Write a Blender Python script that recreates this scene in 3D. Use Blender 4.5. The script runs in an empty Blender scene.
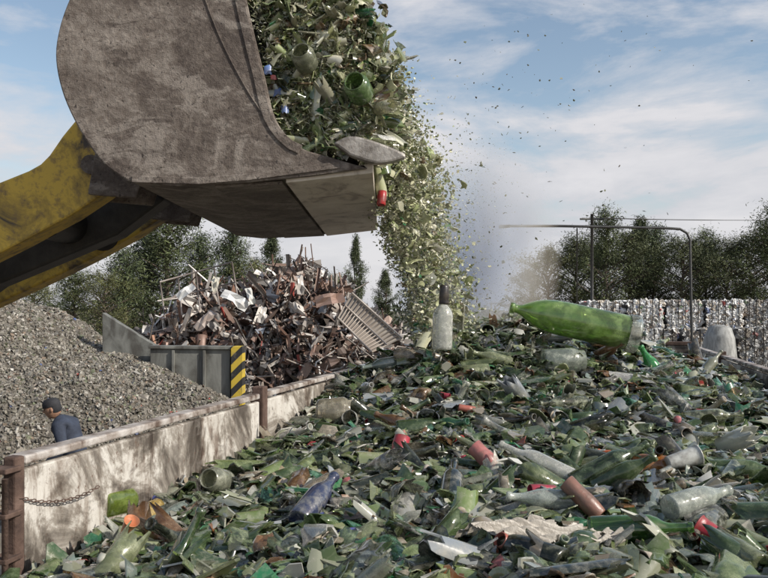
import bpy, math, random
import numpy as np
from mathutils import Vector, Matrix, Quaternion
rng=np.random.default_rng(7); random.seed(7)
H=2.8; F=800.0
def W(px,py,d): return np.array([(px-384)/F*d, d, H-(py-310)/F*d])
scene=bpy.context.scene
COL=scene.collection
# ------------------------------------------------ materials
def nmat(name):
    m=bpy.data.materials.new(name); m.use_nodes=True
    nt=m.node_tree; b=nt.nodes['Principled BSDF']; return m,nt,b
def noise(nt,scale,detail=6,rough=.6,coord='Object',dist=0.0,vscale=None):
    tc=nt.nodes.new('ShaderNodeTexCoord'); n=nt.nodes.new('ShaderNodeTexNoise')
    n.inputs['Scale'].default_value=scale; n.inputs['Detail'].default_value=detail; n.inputs['Roughness'].default_value=rough
    n.inputs['Distortion'].default_value=dist
    if vscale:
        mp=nt.nodes.new('ShaderNodeMapping'); mp.inputs['Scale'].default_value=vscale
        nt.links.new(tc.outputs[coord],mp.inputs['Vector']); nt.links.new(mp.outputs['Vector'],n.inputs['Vector'])
    else: nt.links.new(tc.outputs[coord],n.inputs['Vector'])
    return n
def ramp(nt,src,stops):
    r=nt.nodes.new('ShaderNodeValToRGB'); e=r.color_ramp.elements
    while len(e)<len(stops): e.new(0.5)
    for i,(p,c) in enumerate(stops):
        e[i].position=p; e[i].color=(c[0],c[1],c[2],1) if not isinstance(c,(int,float)) else (c,c,c,1)
    nt.links.new(src,r.inputs['Fac']); return r
def mixc(nt,fac,a,b,mode='MIX'):
    m=nt.nodes.new('ShaderNodeMix'); m.data_type='RGBA'; m.blend_type=mode
    for s,v in ((0,fac),(6,a),(7,b)):
        if hasattr(v,'is_output'): nt.links.new(v,m.inputs[s])
        elif s==0: m.inputs[0].default_value=v
        else: m.inputs[s].default_value=(v[0],v[1],v[2],1)
    return m.outputs[2]
def bump(nt,b,src,strength=.5,dist=.01):
    bp=nt.nodes.new('ShaderNodeBump'); bp.inputs['Strength'].default_value=strength; bp.inputs['Distance'].default_value=dist
    nt.links.new(src,bp.inputs['Height']); nt.links.new(bp.outputs['Normal'],b.inputs['Normal'])
def attr(nt,name='Col'):
    a=nt.nodes.new('ShaderNodeAttribute'); a.attribute_name=name; return a.outputs['Color']
def simple(name,stops,scale=5,rough=.7,metal=0,bs=.4,bd=.01,detail=8,vscale=None,dist=0.0):
    m,nt,b=nmat(name); n=noise(nt,scale,detail,vscale=vscale,dist=dist)
    r=ramp(nt,n.outputs['Fac'],stops); nt.links.new(r.outputs['Color'],b.inputs['Base Color'])
    b.inputs['Roughness'].default_value=rough; b.inputs['Metallic'].default_value=metal
    n2=noise(nt,scale*6,6); bump(nt,b,n2.outputs['Fac'],bs,bd); return m
def glassmat(name,trans,rough,dust,lo=.46,hi=.72,dc=(.34,.32,.25),coat=0,sc=24):
    m,nt,b=nmat(name); c=attr(nt)
    n=noise(nt,sc,6,.7); r=ramp(nt,n.outputs['Fac'],[(lo,0.0),(hi,dust)])
    col=mixc(nt,r.outputs['Color'],c,dc); nt.links.new(col,b.inputs['Base Color'])
    rr=ramp(nt,n.outputs['Fac'],[(lo,rough),(hi,.5)]); nt.links.new(rr.outputs['Color'],b.inputs['Roughness'])
    if trans>0:
        tt=ramp(nt,n.outputs['Fac'],[(lo,trans),(hi,trans*.45)]); nt.links.new(tt.outputs['Color'],b.inputs['Transmission Weight'])
    b.inputs['IOR'].default_value=1.52
    b.inputs['Coat Weight'].default_value=coat; b.inputs['Coat Roughness'].default_value=.04
    return m
M={}
M['gl_d']=glassmat('dusty_glass',.25,.07,.65,.45,.71,coat=1)
M['gl_m']=glassmat('semi_clear_glass',.8,.04,.45)
M['gl_c']=glassmat('clear_glass',.96,.02,.25)
M['gl_b']=glassmat('green_bottle_glass',.9,.03,.3,.48,.8,sc=9,coat=.5)
M['gl_f']=glassmat('airborne_glass',.3,.10,.35,.4,.7,(.5,.48,.33),coat=.8)
def attrmat(name,rough=.6,metal=0,nscale=8,amt=.5,bs=.3,trans=0,dirt=(.1,.08,.06)):
    m,nt,b=nmat(name); c=attr(nt); n=noise(nt,nscale,6)
    r=ramp(nt,n.outputs['Fac'],[(.4,0.0),(.7,amt)])
    col=mixc(nt,r.outputs['Color'],c,dirt); nt.links.new(col,b.inputs['Base Color'])
    b.inputs['Roughness'].default_value=rough; b.inputs['Metallic'].default_value=metal
    bump(nt,b,n.outputs['Fac'],bs,.01)
    if trans: b.inputs['Transmission Weight'].default_value=trans
    return m
M['plast']=attrmat('dirty_plastic',.35,0,30,.75)
M['scrap']=attrmat('rusty_scrap_metal',.5,.15,3,.4,dirt=(.16,.105,.08))
M['pile']=attrmat('crushed_glass_grit',.45,0,1.2,.55,dirt=(.21,.185,.15))
M['bale']=attrmat('baled_plastic',.45,0,5,.3,dirt=(.12,.1,.08))
M['base']=simple('glass_heap_dirt',[(.35,(.010,.012,.008)),(.65,(.07,.065,.045))],30,.8)
M['pbase']=simple('pile_grit_base',[(.3,(.11,.095,.075)),(.5,(.18,.16,.13)),(.7,(.25,.23,.2))],9,.85,bs=1,bd=.05)
# ------------------------------------------------ mesh batches
class Batch:
    def __init__(s): s.v=[];s.l=[];s.t=[];s.c=[];s.m=[];s.s=[];s.n=0
    def add(s,T,pos,rot,scale,col,mat,smooth=None):
        V,L,Tt,S=T; N=len(pos); n=len(V)
        if N==0: return
        scale=np.asarray(scale,float)
        if scale.ndim==1: scale=np.repeat(scale[:,None],3,1)
        P=V[None]*scale[:,None,:]; P=np.einsum('nij,nvj->nvi',rot,P)+np.asarray(pos)[:,None,:]
        s.v.append(P.reshape(-1,3)); off=s.n+np.arange(N)*n
        s.l.append((L[None]+off[:,None]).ravel()); s.t.append(np.tile(Tt,N)); s.s.append(np.tile(S,N))
        s.c.append(np.repeat(np.asarray(col,float)[:,:3],n,0)); s.m.append(np.repeat(np.broadcast_to(mat,(N,)),len(Tt))); s.n+=N*n
    def one(s,T,pos=(0,0,0),rot=None,scale=1.0,col=(.5,.5,.5),mat=0):
        rot=np.eye(3) if rot is None else np.array(rot)
        sc=np.array([[scale]*3]) if np.isscalar(scale) else np.array([scale])
        s.add(T,np.array([pos]),rot[None],sc,np.array([col]),mat)
    def build(s,name,mats,parent=None):
        v=np.concatenate(s.v); l=np.concatenate(s.l); t=np.concatenate(s.t); c=np.concatenate(s.c)
        me=bpy.data.meshes.new(name); me.vertices.add(len(v)); me.vertices.foreach_set('co',v.astype(np.float32).ravel())
        me.loops.add(len(l)); me.loops.foreach_set('vertex_index',l.astype(np.int32))
        me.polygons.add(len(t)); st=np.concatenate([[0],np.cumsum(t)[:-1]])
        me.polygons.foreach_set('loop_start',st.astype(np.int32))
        for m in mats: me.materials.append(m)
        me.polygons.foreach_set('material_index',np.concatenate(s.m).astype(np.int32))
        me.polygons.foreach_set('use_smooth',np.concatenate(s.s).astype(bool))
        a=me.color_attributes.new('Col','FLOAT_COLOR','POINT')
        cc=np.concatenate([c,np.ones((len(c),1))],1); a.data.foreach_set('color',cc.astype(np.float32).ravel())
        me.update(calc_edges=True)
        o=bpy.data.objects.new(name,me); COL.objects.link(o)
        if parent: o.parent=parent
        return o
def T_from(V,faces,smooth=False):
    V=np.array(V,float); L=np.array([i for f in faces for i in f]); t=np.array([len(f) for f in faces])
    S=np.array(smooth if isinstance(smooth,list) else [smooth]*len(faces)); return (V,L,t,S)
def shard(seed,nu=4,nv=3,curv=1.5,th=.05,jag=.22,asp=None,cm=.7):
    r=np.random.default_rng(seed); V=[];F_=[];S=[]
    ang=r.uniform(.6,1)*curv; asp=asp or r.uniform(.45,1.2)
    R=1/ang
    def pt(u,v,rr): a=(u)*ang; return [rr*math.sin(a),v*asp,rr*math.cos(a)-R*math.cos(ang/2)]
    g={}
    for i in range(nu):
        for j in range(nv):
            u=i/(nu-1)-.5; v=j/(nv-1)-.5
            if i in(0,nu-1) or j in(0,nv-1): u+=r.uniform(-jag,jag)*.7; v+=r.uniform(-jag,jag)
            if (i in(0,nu-1)) and (j in(0,nv-1)): u*=r.uniform(cm,1.1); v*=r.uniform(cm,1.1)
            g[i,j]=(u,v)
    idx={}
    for k,rr in enumerate((R,R-th)):
        for i in range(nu):
            for j in range(nv): idx[i,j,k]=len(V); V.append(pt(*g[i,j],rr))
    for i in range(nu-1):
        for j in range(nv-1):
            F_.append([idx[i,j,0],idx[i+1,j,0],idx[i+1,j+1,0],idx[i,j+1,0]]);S.append(True)
            F_.append([idx[i,j+1,1],idx[i+1,j+1,1],idx[i+1,j,1],idx[i,j,1]]);S.append(True)
    loop=[(i,0) for i in range(nu)]+[(nu-1,j) for j in range(1,nv)]+[(i,nv-1) for i in range(nu-2,-1,-1)]+[(0,j) for j in range(nv-2,0,-1)]
    b0=len(V)
    for (i,j) in loop: V.append(V[idx[i,j,0]]);V.append(V[idx[i,j,1]])
    n=len(loop)
    for q in range(n):
        a=b0+2*q; c=b0+2*((q+1)%n); F_.append([a+1,c+1,c,a]);S.append(False)
    return T_from(V,F_,S)
def revolve(prof,seg=18,jag=0,seed=0,jag_idx=()):
    r=np.random.default_rng(seed); V=[];F_=[];S=[]
    jj=r.uniform(-jag,jag,seg)
    for k,(rad,z) in enumerate(prof):
        for s_ in range(seg):
            a=2*math.pi*s_/seg; V.append([rad*math.cos(a),rad*math.sin(a),z+(jj[s_] if k in jag_idx else 0)])
    for k in range(len(prof)-1):
        for s_ in range(seg):
            t=(s_+1)%seg; F_.append([k*seg+s_,k*seg+t,(k+1)*seg+t,(k+1)*seg+s_]);S.append(True)
    return T_from(V,F_,S)
wine_o=[(0.001,.03),(.07,.012),(.105,0),(.125,.012),(.13,.05),(.13,.55),(.125,.6),(.1,.67),(.06,.73),(.045,.78),(.04,.94),(.04,.95),(.05,.955),(.05,.985),(.045,1.0)]
wine_i=[(.033,1.0),(.03,.78),(.05,.72),(.112,.6),(.118,.55),(.118,.06),(.1,.035),(.001,.045)]
T_wine=revolve(wine_o+wine_i,24)
beer_o=[(0.001,.02),(.1,.0),(.14,.0),(.15,.02),(.15,.5),(.135,.6),(.08,.74),(.06,.82),(.055,.93),(.07,.94),(.07,.98),(.06,1.0)]
T_beer=revolve(beer_o+[(.045,1.0),(.045,.8),(.12,.59),(.138,.5),(.138,.04),(.001,.04)],22)
T_jar=revolve([(0.001,.02),(.25,0),(.3,.03),(.31,.1),(.31,.75),(.27,.85),(.24,.88),(.24,1.0),(.22,1.0),(.22,.88),(.28,.75),(.28,.08),(.001,.05)],22)
necks=[revolve([(.14,-.05),(.135,.03),(.1,.15),(.055,.28),(.045,.38),(.042,.6),(.055,.61),(.055,.66),(.04,.66),(.035,.4),(.045,.28),(.09,.14),(.125,.03),(.13,-.05)],16,.06,k,(0,1,12,13)) for k in range(4)]
bases=[revolve([(0.001,.04),(.09,.0),(.14,.0),(.15,.03),(.15,.22),(.15,.34),(.138,.34),(.138,.22),(.138,.05),(.001,.06)],18,.07,k+9,(5,6)) for k in range(4)]
bodies=[revolve([(0.001,.04),(.09,.0),(.125,.0),(.132,.03),(.132,.3),(.132,.55),(.122,.55),(.122,.3),(.12,.05),(.001,.06)],20,.10,k+29,(5,6)) for k in range(4)]
tubeT=revolve([(.2,0),(.21,.02),(.2,.3),(.22,.6),(.2,.98),(.18,1.0),(.17,.98),(.18,.5),(.17,.02),(.2,0)],16,.03,3,(3,))
cupT=revolve([(0.001,.03),(.2,0),(.21,.03),(.24,.4),(.28,.8),(.3,1.0),(.32,1.0),(.31,.97),(.27,.97),(.2,.05),(.001,.05)],20)
def box_T(jit=0,seed=0):
    r=np.random.default_rng(seed)
    V=np.array([[x,y,z] for x in(-.5,.5) for y in(-.5,.5) for z in(-.5,.5)])+r.uniform(-jit,jit,(8,3))
    return T_from(V,[[0,1,3,2],[4,6,7,5],[0,4,5,1],[2,3,7,6],[0,2,6,4],[1,5,7,3]])
def rots(N,tilt,yaw=None):
    y=rng.uniform(0,2*np.pi,N) if yaw is None else yaw; t=tilt; s_=rng.uniform(0,2*np.pi,N)
    def Rz(a): 
        c,s=np.cos(a),np.sin(a);z=np.zeros_like(a);o=z+1
        return np.stack([np.stack([c,-s,z],-1),np.stack([s,c,z],-1),np.stack([z,z,o],-1)],-2)
    c,s=np.cos(t),np.sin(t);z=np.zeros_like(t);o=z+1
    Rx=np.stack([np.stack([o,z,z],-1),np.stack([z,c,-s],-1),np.stack([z,s,c],-1)],-2)
    return Rz(y)@Rx@Rz(s_)
def align(ax,roll=0):
    q=Vector(ax).to_track_quat('Z','Y')@Quaternion((0,0,1),roll); return np.array(q.to_matrix())
def tube_T(pts,r,seg=8,closed_ends=True):
    pts=[Vector(p) for p in pts]; V=[];F_=[];S=[]
    rs=r if isinstance(r,(list,tuple)) else [r]*len(pts)
    for i,p in enumerate(pts):
        d=(pts[min(i+1,len(pts)-1)]-pts[max(i-1,0)]).normalized()
        up=Vector((0,0,1)) if abs(d.z)<.9 else Vector((1,0,0))
        a=d.cross(up).normalized(); b=d.cross(a)
        for s_ in range(seg):
            t=2*math.pi*s_/seg; V.append(list(p+(a*math.cos(t)+b*math.sin(t))*rs[i]))
    for i in range(len(pts)-1):
        for s_ in range(seg):
            t=(s_+1)%seg; F_.append([i*seg+s_,i*seg+t,(i+1)*seg+t,(i+1)*seg+s_]);S.append(True)
    if closed_ends:
        F_.append(list(range(seg)));S.append(False); n=(len(pts)-1)*seg; F_.append([n+k for k in range(seg)][::-1]);S.append(False)
    return T_from(V,F_,S)
def obj(name,T,mat,parent=None,bev=0,col=(.5,.5,.5)):
    b=Batch(); b.one(T,col=col); o=b.build(name,[mat],parent)
    if bev:
        m=o.modifiers.new('b','BEVEL'); m.width=bev; m.segments=2; m.limit_method='ANGLE'
    return o
def prism(poly,y0,y1):
    n=len(poly); V=[[p[0],y0,p[1]] for p in poly]+[[p[0],y1,p[1]] for p in poly]
    A=sum(poly[i][0]*poly[(i+1)%n][1]-poly[(i+1)%n][0]*poly[i][1] for i in range(n))
    f=list(range(n)); 
    if A<0: f=f[::-1]
    F_=[f,[i+n for i in f][::-1]]
    for k in range(n):
        a,c=f[k],f[(k+1)%n]; F_.append([c,a,a+n,c+n])
    return T_from(V,F_)
def smooth_line(pts,k=5):
    P=[np.array(p,float) for p in pts]; P=[2*P[0]-P[1]]+P+[2*P[-1]-P[-2]]; out=[]
    for i in range(1,len(P)-2):
        for t in np.arange(k)/k:
            a,b,c,d=P[i-1:i+3]; out.append(tuple(.5*((2*b)+(c-a)*t+(2*a-5*b+4*c-d)*t*t+(-a+3*b-3*c+d)*t**3)))
    out.append(tuple(P[-2])); return out
def boxw(c,s,rz=0):
    T=box_T(); R=np.array(Matrix.Rotation(rz,3,'Z')); V=(T[0]*np.array(s))@R.T+np.array(c); return (V,)+T[1:]
def empty(name,loc=(0,0,0)):
    e=bpy.data.objects.new(name,None); COL.objects.link(e); return e
def rbf(pts,c=.3):
    P=np.array(pts,float); X=P[:,:2]; 
    D=np.sqrt(((X[:,None]-X[None])**2).sum(-1)+c*c); n=len(P)
    A=np.zeros((n+1,n+1)); A[:n,:n]=D; A[:n,n]=1; A[n,:n]=1
    w=np.linalg.solve(A,np.append(P[:,2],0))
    def f(x,y):
        x=np.asarray(x,float);y=np.asarray(y,float)
        d=np.sqrt((x[...,None]-X[:,0])**2+(y[...,None]-X[:,1])**2+c*c); return d@w[:n]+w[n]
    return f
def grid_obj(name,xs,ys,f,mat,mask=None,parent=None):
    X,Y=np.meshgrid(xs,ys,indexing='ij'); Z=f(X,Y); nx,ny=len(xs),len(ys)
    V=np.stack([X,Y,Z],-1).reshape(-1,3); i=np.arange(nx-1)[:,None]*ny+np.arange(ny-1)[None]
    Q=np.stack([i,i+ny,i+ny+1,i+1],-1).reshape(-1,4)
    if mask is not None:
        ok=mask(V[:,0],V[:,1]); Q=Q[ok[Q].all(1)]
    T=(V,Q.ravel(),np.full(len(Q),4),np.full(len(Q),True)); return obj(name,T,mat,parent)
# ------------------------------------------------ trailer frame
Dv=np.array([.242,1.0]); Dv/=np.linalg.norm(Dv); Nv=np.array([Dv[1],-Dv[0]])
O=np.array([-0.99,2.2])-Dv*0.15; TW=2.72; TL=7.6
def uv(x,y): dx=x-O[0];dy=y-O[1]; return dx*Nv[0]+dy*Nv[1], dx*Dv[0]+dy*Dv[1]
def P2(u,v): p=O+Nv*u+Dv*v; return p
cps=[W(20,575,2.2),W(270,437,3.96),W(380,372,6.1),W(450,578,1.85),W(450,500,2.5),W(450,430,3.5),W(450,358,4.75),W(450,340,5.4),
 W(520,322,5.4),W(600,450,3.2),W(600,393,4.2),W(590,338,5.2),W(768,578,1.85),W(768,480,2.9),W(768,404,4.6),W(690,372,5.2),W(640,350,5.2),
 W(320,480,3.0),W(200,505,2.75),W(350,410,4.3),(2.56,5.3,2.28),(3.0,7,2.2),(1.25,7,2.55),(1.8,9,2.15),(.17,7,2.3),(.7,9,2.15),(3.3,9,2.1),(2.1,3.5,2.15),(1.4,1.4,2.12),(0,1.2,2.1),(-1,1.7,2.05),(1.1,6.0,2.70)]
h0=rbf(cps)
def hh(x,y):
    return h0(x,y)+.026*np.sin(7*x+3*y)*np.sin(5*y-4*x+1)+.022*np.sin(17*x+1.3)*np.sin(15*y+2*x)+.010*np.sin(31*x+5*y)*np.sin(29*y-8*x)-.02
def inside(x,y,m=.03):
    u,v=uv(x,y); return (u>m)&(u<TW-m)&(v>-.06)&(v<TL-m)
def hit(px,py):
    d=1.3
    while d<9:
        p=W(px,py,d)
        if p[2]<=float(hh(p[0],p[1])): return p
        d+=.01
    return W(px,py,5.5)
heap=empty('broken_glass_bottle_heap')
grid_obj('heap_core',np.arange(-1.6,3.9,.035),np.arange(1.0,9.8,.035),lambda x,y:hh(x,y)-.035,M['base'],lambda x,y:inside(x,y,-.01),heap)
palette=np.array([(.04,.075,.022),(.07,.12,.035),(.14,.19,.06),(.21,.24,.11),(.28,.29,.2),(.4,.4,.33),(.52,.51,.45),(.012,.016,.008),(.035,.03,.02),(.17,.075,.03),(.03,.17,.07),(.16,.2,.17),(.62,.6,.55),(.32,.26,.18),(.26,.28,.29)])
pw=np.array([.14,.13,.14,.12,.09,.07,.035,.10,.05,.04,.03,.05,.012,.055,.045])
def cols(N,pal=palette,w=pw):
    c=pal[rng.choice(len(pal),N,p=w/w.sum())]; return c*rng.uniform(.7,1.35,(N,1))
def gcols(m):
    c=cols(len(m)); c[m==1]=np.clip(c[m==1]*1.25,0,1)**.68; c[m==2]=np.clip(c[m==2],0,1)**.45; return c
shards=[shard(i,curv=rng.uniform(.5,2.6),th=.055) for i in range(22)]
longs=[shard(60+i,nu=7,nv=4,curv=rng.uniform(2.4,4.2),th=.07,asp=rng.uniform(.9,2.2),jag=.14) for i in range(12)]
tiny=[shard(100+i,nu=3,nv=2,curv=.8,th=.12,jag=.3) for i in range(6)]
B=Batch()
def scatter(T,N,size,tiltsd,zoff,mats,mp,anis=.0,pal=None,t0=0,ed=.02):
    v=rng.uniform(0,1,N)**1.3*TL-.04; u=rng.uniform(ed,TW-ed,N); p=O+Nv*u[:,None]+Dv*v[:,None]
    x=p[:,0];y=p[:,1]; z=hh(x,y)+rng.uniform(*zoff,N)
    sz=rng.uniform(*size,N) if not callable(size) else size(N)
    R=rots(N,t0+rng.normal(0,tiltsd,N)); m=rng.choice(mats,N,p=mp)
    B.add(T,np.stack([x,y,z],1),R,np.stack([sz*rng.uniform(.8,1.25,N),sz*rng.uniform(.8,1.25,N),sz],1),gcols(m) if pal is None else pal(N),m)
for T in shards: scatter(T,1400,lambda N:np.clip(rng.lognormal(math.log(.042),.45,N),.016,.11),.65,(-.03,.04),[0,1,2],[.48,.38,.14])
for T in longs: scatter(T,260,lambda N:np.clip(rng.lognormal(math.log(.075),.2,N),.05,.11),.55,(-.02,.04),[0,1,2],[.4,.42,.18],ed=.07)
for T in tiny: scatter(T,3800,(.008,.026),.9,(-.01,.045),[0,1],[.8,.2])
for T in necks: scatter(T,48,(.24,.3),.3,(-.02,.03),[0,1,2],[.3,.45,.25],t0=1.5,ed=.12)
for T in bases: scatter(T,50,(.22,.28),.4,(-.03,.02),[0,1,2],[.3,.45,.25],t0=1.6,ed=.1)
for T in bodies: scatter(T,60,(.25,.32),.3,(-.02,.03),[0,1,2],[.25,.5,.25],t0=1.5,ed=.15)
def lying(T,N,size,mats,mp,pal=None,zo=(-.005,.035)):
    v=rng.uniform(0.1,TL,N);u=rng.uniform(.2,TW-.2,N);p=O+Nv*u[:,None]+Dv*v[:,None]
    z=hh(p[:,0],p[:,1])+rng.uniform(*zo,N); R=rots(N,np.pi/2+rng.normal(0,.22,N)); sz=rng.uniform(*size,N); m=rng.choice(mats,N,p=mp)
    B.add(T,np.stack([p[:,0],p[:,1],z],1),R,sz,gcols(m) if pal is None else pal(N),m)
lying(T_wine,90,(.26,.31),[0,1,2],[.2,.5,.3]); lying(T_beer,80,(.19,.25),[0,1,2],[.2,.5,.3]); lying(T_jar,45,(.1,.15),[1,2],[.6,.4])
redp=lambda N: np.array([(.4,.03,.03),(.34,.10,.07),(.42,.36,.3),(.05,.07,.25),(.5,.12,.04),(.35,.02,.05),(.5,.48,.45),(.42,.12,.12)])[rng.integers(0,8,N)]
lying(tubeT,46,(.05,.10),[3],[1],redp,(.02,.05)); lying(cupT,22,(.05,.09),[3],[1],redp,(.02,.05))
for T in shards[:6]: scatter(T,50,(.02,.045),.6,(.01,.045),[3],[1],pal=redp)
B.build('shards_and_bottles',[M['gl_d'],M['gl_m'],M['gl_c'],M['plast']],heap)
def hero(name,T,px,py,ax,size,col,mat,up=.03,bl=0,roll=0):
    p=hit(px,py); ax=Vector(ax).normalized(); s=size if not np.isscalar(size) else (size,)*3
    p=p+np.array([0,0,up])-np.array(ax)*s[2]*.5
    b=Batch(); b.one(T,p,align(ax,roll),s,col,0); return b.build(name,[mat])
big_o=[(.001,.03),(.06,.02),(.11,.0),(.13,.012),(.138,.04),(.14,.1),(.14,.45),(.14,.6),(.136,.68),(.122,.77),(.1,.84),(.07,.9),(.045,.94),(.036,.97),(.034,1.0),(.045,1.0),(.045,1.04),(.03,1.04)]
T_big=revolve(big_o+[(.028,.95),(.06,.89),(.09,.83),(.115,.76),(.13,.67),(.133,.6),(.133,.04),(.001,.045)],48)
bp=W(573,321,4.75); ax=Vector((-1,.1,.22)).normalized(); b=Batch(); Ra=align(ax)
b.one(T_big,bp-np.array(ax)*.37,Ra,(.74,.74,.72),(.42,.6,.2),0)
b.one(revolve([(.001,-.012),(.1,-.012),(.113,-.004),(.114,.01),(.113,.05),(.11,.056),(.1055,.056),(.1055,.0),(.001,-.005)],32),bp-np.array(ax)*.375,Ra,1.0,(.75,.78,.7),1)
b.build('large_green_bottle',[M['gl_b'],M['gl_c']])
b=Batch(); pb=W(442,350,4.72); b.one(T_wine,pb,align((.03,.05,1)),(.46,.46,.36),(.85,.86,.8),0)
b.one(revolve([(.001,.0),(.03,0),(.031,.01),(.029,.03),(.031,.035),(.027,.1),(.023,.115),(.001,.115)],16),pb+np.array([.012,.014,.27]),align((.03,.05,1)),1.0,(.02,.018,.018),1)
b.build('clear_bottle_with_black_cap',[M['gl_m'],M['plast']])
dome=revolve([(.001,.12),(.2,.11),(.38,.06),(.48,0),(.5,-.05),(.47,-.05),(.44,0),(.35,.04),(.001,.08)],28)
hero('clear_glass_dish',dome,547,398,(0,-.55,.84),.34,(.5,.52,.42),M['gl_d'],.11)
hero('blue_glass_bottle',T_beer,318,520,(.35,.75,.35),(.26,.26,.24),(.04,.05,.10),M['gl_d'],.07)
hero('green_bottle',T_wine,122,527,(.25,.9,-.1),(.38,.38,.26),(.4,.52,.12),M['gl_b'],.09)
hero('amber_glass_jar',T_jar,150,528,(.3,.8,.3),.10,(.7,.5,.16),M['gl_m'],.05)
hero('pink_plastic_tube',tubeT,484,476,(.5,-.3,-.5),(.15,.15,.11),(.36,.13,.12),M['plast'],.07)
hero('terracotta_tube',tubeT,583,520,(.55,-.35,-.55),(.12,.12,.13),(.22,.11,.08),M['plast'],.06)
hero('clear_glass_bottle',T_beer,545,520,(-1,.1,.05),(.2,.2,.22),(.7,.75,.68),M['gl_m'],.06)
hero('clear_glass_bottle',T_wine,540,484,(-.9,.4,.4),(.26,.26,.3),(.8,.8,.74),M['gl_m'],.07)
hero('amber_glass_jar',T_jar,650,482,(-1,.1,.05),.13,(.6,.26,.07),M['gl_m'],.06)
hero('white_plastic_cup',cupT,683,476,(1,.1,.25),.12,(.5,.5,.46),M['plast'],.06)
hero('red_plastic_cup',cupT,717,562,(-.6,.5,.35),.11,(.36,.02,.035),M['plast'],.06)
hero('red_plastic_tube',tubeT,400,458,(.2,.4,.8),(.16,.16,.1),(.36,.02,.04),M['plast'],.04)
hero('small_green_bottle',T_beer,652,374,(-.45,.1,.8),(.28,.28,.27),(.1,.5,.16),M['gl_m'],.05)
hero('red_plastic_scrap',tubeT,694,397,(1,.2,.1),(.2,.2,.14),(.4,.015,.03),M['plast'],.05)
hero('glass_jar',T_jar,336,424,(1,-.2,.1),(.24,.24,.18),(.55,.5,.38),M['gl_m'],.06)
hero('grey_green_jar',T_jar,563,372,(1,.1,.05),(.24,.24,.24),(.4,.45,.38),M['gl_m'],.06)
hero('broken_bottle_neck',necks[1],462,402,(.5,.1,1),.38,(.66,.68,.58),M['gl_m'],.05)
hero('clear_glass_bottle',T_beer,700,520,(.8,.4,.1),(.24,.24,.24),(.7,.74,.66),M['gl_m'],.06)
hero('green_bottle',T_wine,640,556,(1,-.25,.1),(.28,.28,.26),(.2,.4,.1),M['gl_b'],.07)
hero('orange_plastic_cup',cupT,128,550,(.4,-.4,.7),.07,(.5,.18,.08),M['plast'],.06)
M['film']=simple('dirty_plastic_film',[(.3,(.2,.17,.13)),(.6,(.42,.38,.32))],14,.35,vscale=(.3,2,1))
c0=hit(540,560)
def film(x,y):
    q=y-.12*(x-c0[0])
    return h0(x,y)+.06+.008*np.sin(170*q+4*np.sin(11*x))+.006*np.sin(390*q+6*np.sin(17*x)+1)+.02*np.sin(12*x+2)*np.cos(30*q)-.3*(x-c0[0])**2-3*(y-c0[1])**2
grid_obj('plastic_film_sheet',np.arange(c0[0]-.26,c0[0]+.26,.004),np.arange(c0[1]-.15,c0[1]+.09,.0012),film,M['film'],
  lambda x,y: ((x-c0[0])/(.19+.04*np.sin(160*y)))**2+((y-c0[1]+.02)/(.052+.012*np.sin(23*x)+.01*np.sin(67*x)))**2<1)
# ------------------------------------------------ trailer
tr=empty('dump_trailer')
def paint():
    m,nt,b=nmat('flaked_white_paint_shadow_patches')
    n=noise(nt,6,11,.72,vscale=(1,1,.35),dist=.5); n2=noise(nt,1.9,9,.7,vscale=(1,1,.8),dist=1.6); n3=noise(nt,45,5,.6); n4=noise(nt,11,8,.7,dist=.4)
    r=ramp(nt,n.outputs['Fac'],[(.36,(.12,.08,.06)),(.43,(.3,.26,.22)),(.5,(.52,.49,.44)),(.7,(.64,.62,.57))])
    r2=ramp(nt,n2.outputs['Fac'],[(.42,(.16,.14,.125)),(.5,(.5,.47,.44)),(.55,(1,1,1))])  # large dark patches: irregular shadows on the boards, painted into the colour
    c=mixc(nt,1.0,r.outputs['Color'],r2.outputs['Color'],'MULTIPLY')
    r3=ramp(nt,n3.outputs['Fac'],[(.62,0.0),(.7,.8)]); c=mixc(nt,r3.outputs['Color'],c,(.11,.06,.04))
    r4=ramp(nt,n4.outputs['Fac'],[(.56,0.0),(.64,.7)]); c=mixc(nt,r4.outputs['Color'],c,(.16,.14,.12)); nt.links.new(c,b.inputs['Base Color'])
    b.inputs['Roughness'].default_value=.6; bump(nt,b,n4.outputs['Fac'],.6,.014); return m
M['paint']=paint()
M['rust']=simple('rusted_steel',[(.3,(.035,.02,.015)),(.5,(.08,.048,.035)),(.7,(.14,.09,.07))],14,.85)
M['rail']=simple('worn_top_rail',[(.38,(.09,.06,.045)),(.47,(.26,.22,.19)),(.6,(.46,.43,.4))],9,.6)
M['wood']=simple('bed_floor_steel',[(.3,(.08,.07,.06)),(.7,(.2,.17,.14))],5,.8)
M['rubber']=simple('tyre_rubber',[(.3,(.015,.015,.015)),(.7,(.04,.04,.04))],10,.9)
rz=-math.atan2(Dv[0],Dv[1])
def tb(name,u,v,z,su,sv,sz,mat,bev=.006):
    p=P2(u,v); return obj(name,boxw((p[0],p[1],z),(su,sv,sz),rz),mat,tr,bev)
def vd(d): return (d-O[1])/Dv[1]
v1=vd(3.88); v00=.16
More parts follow.
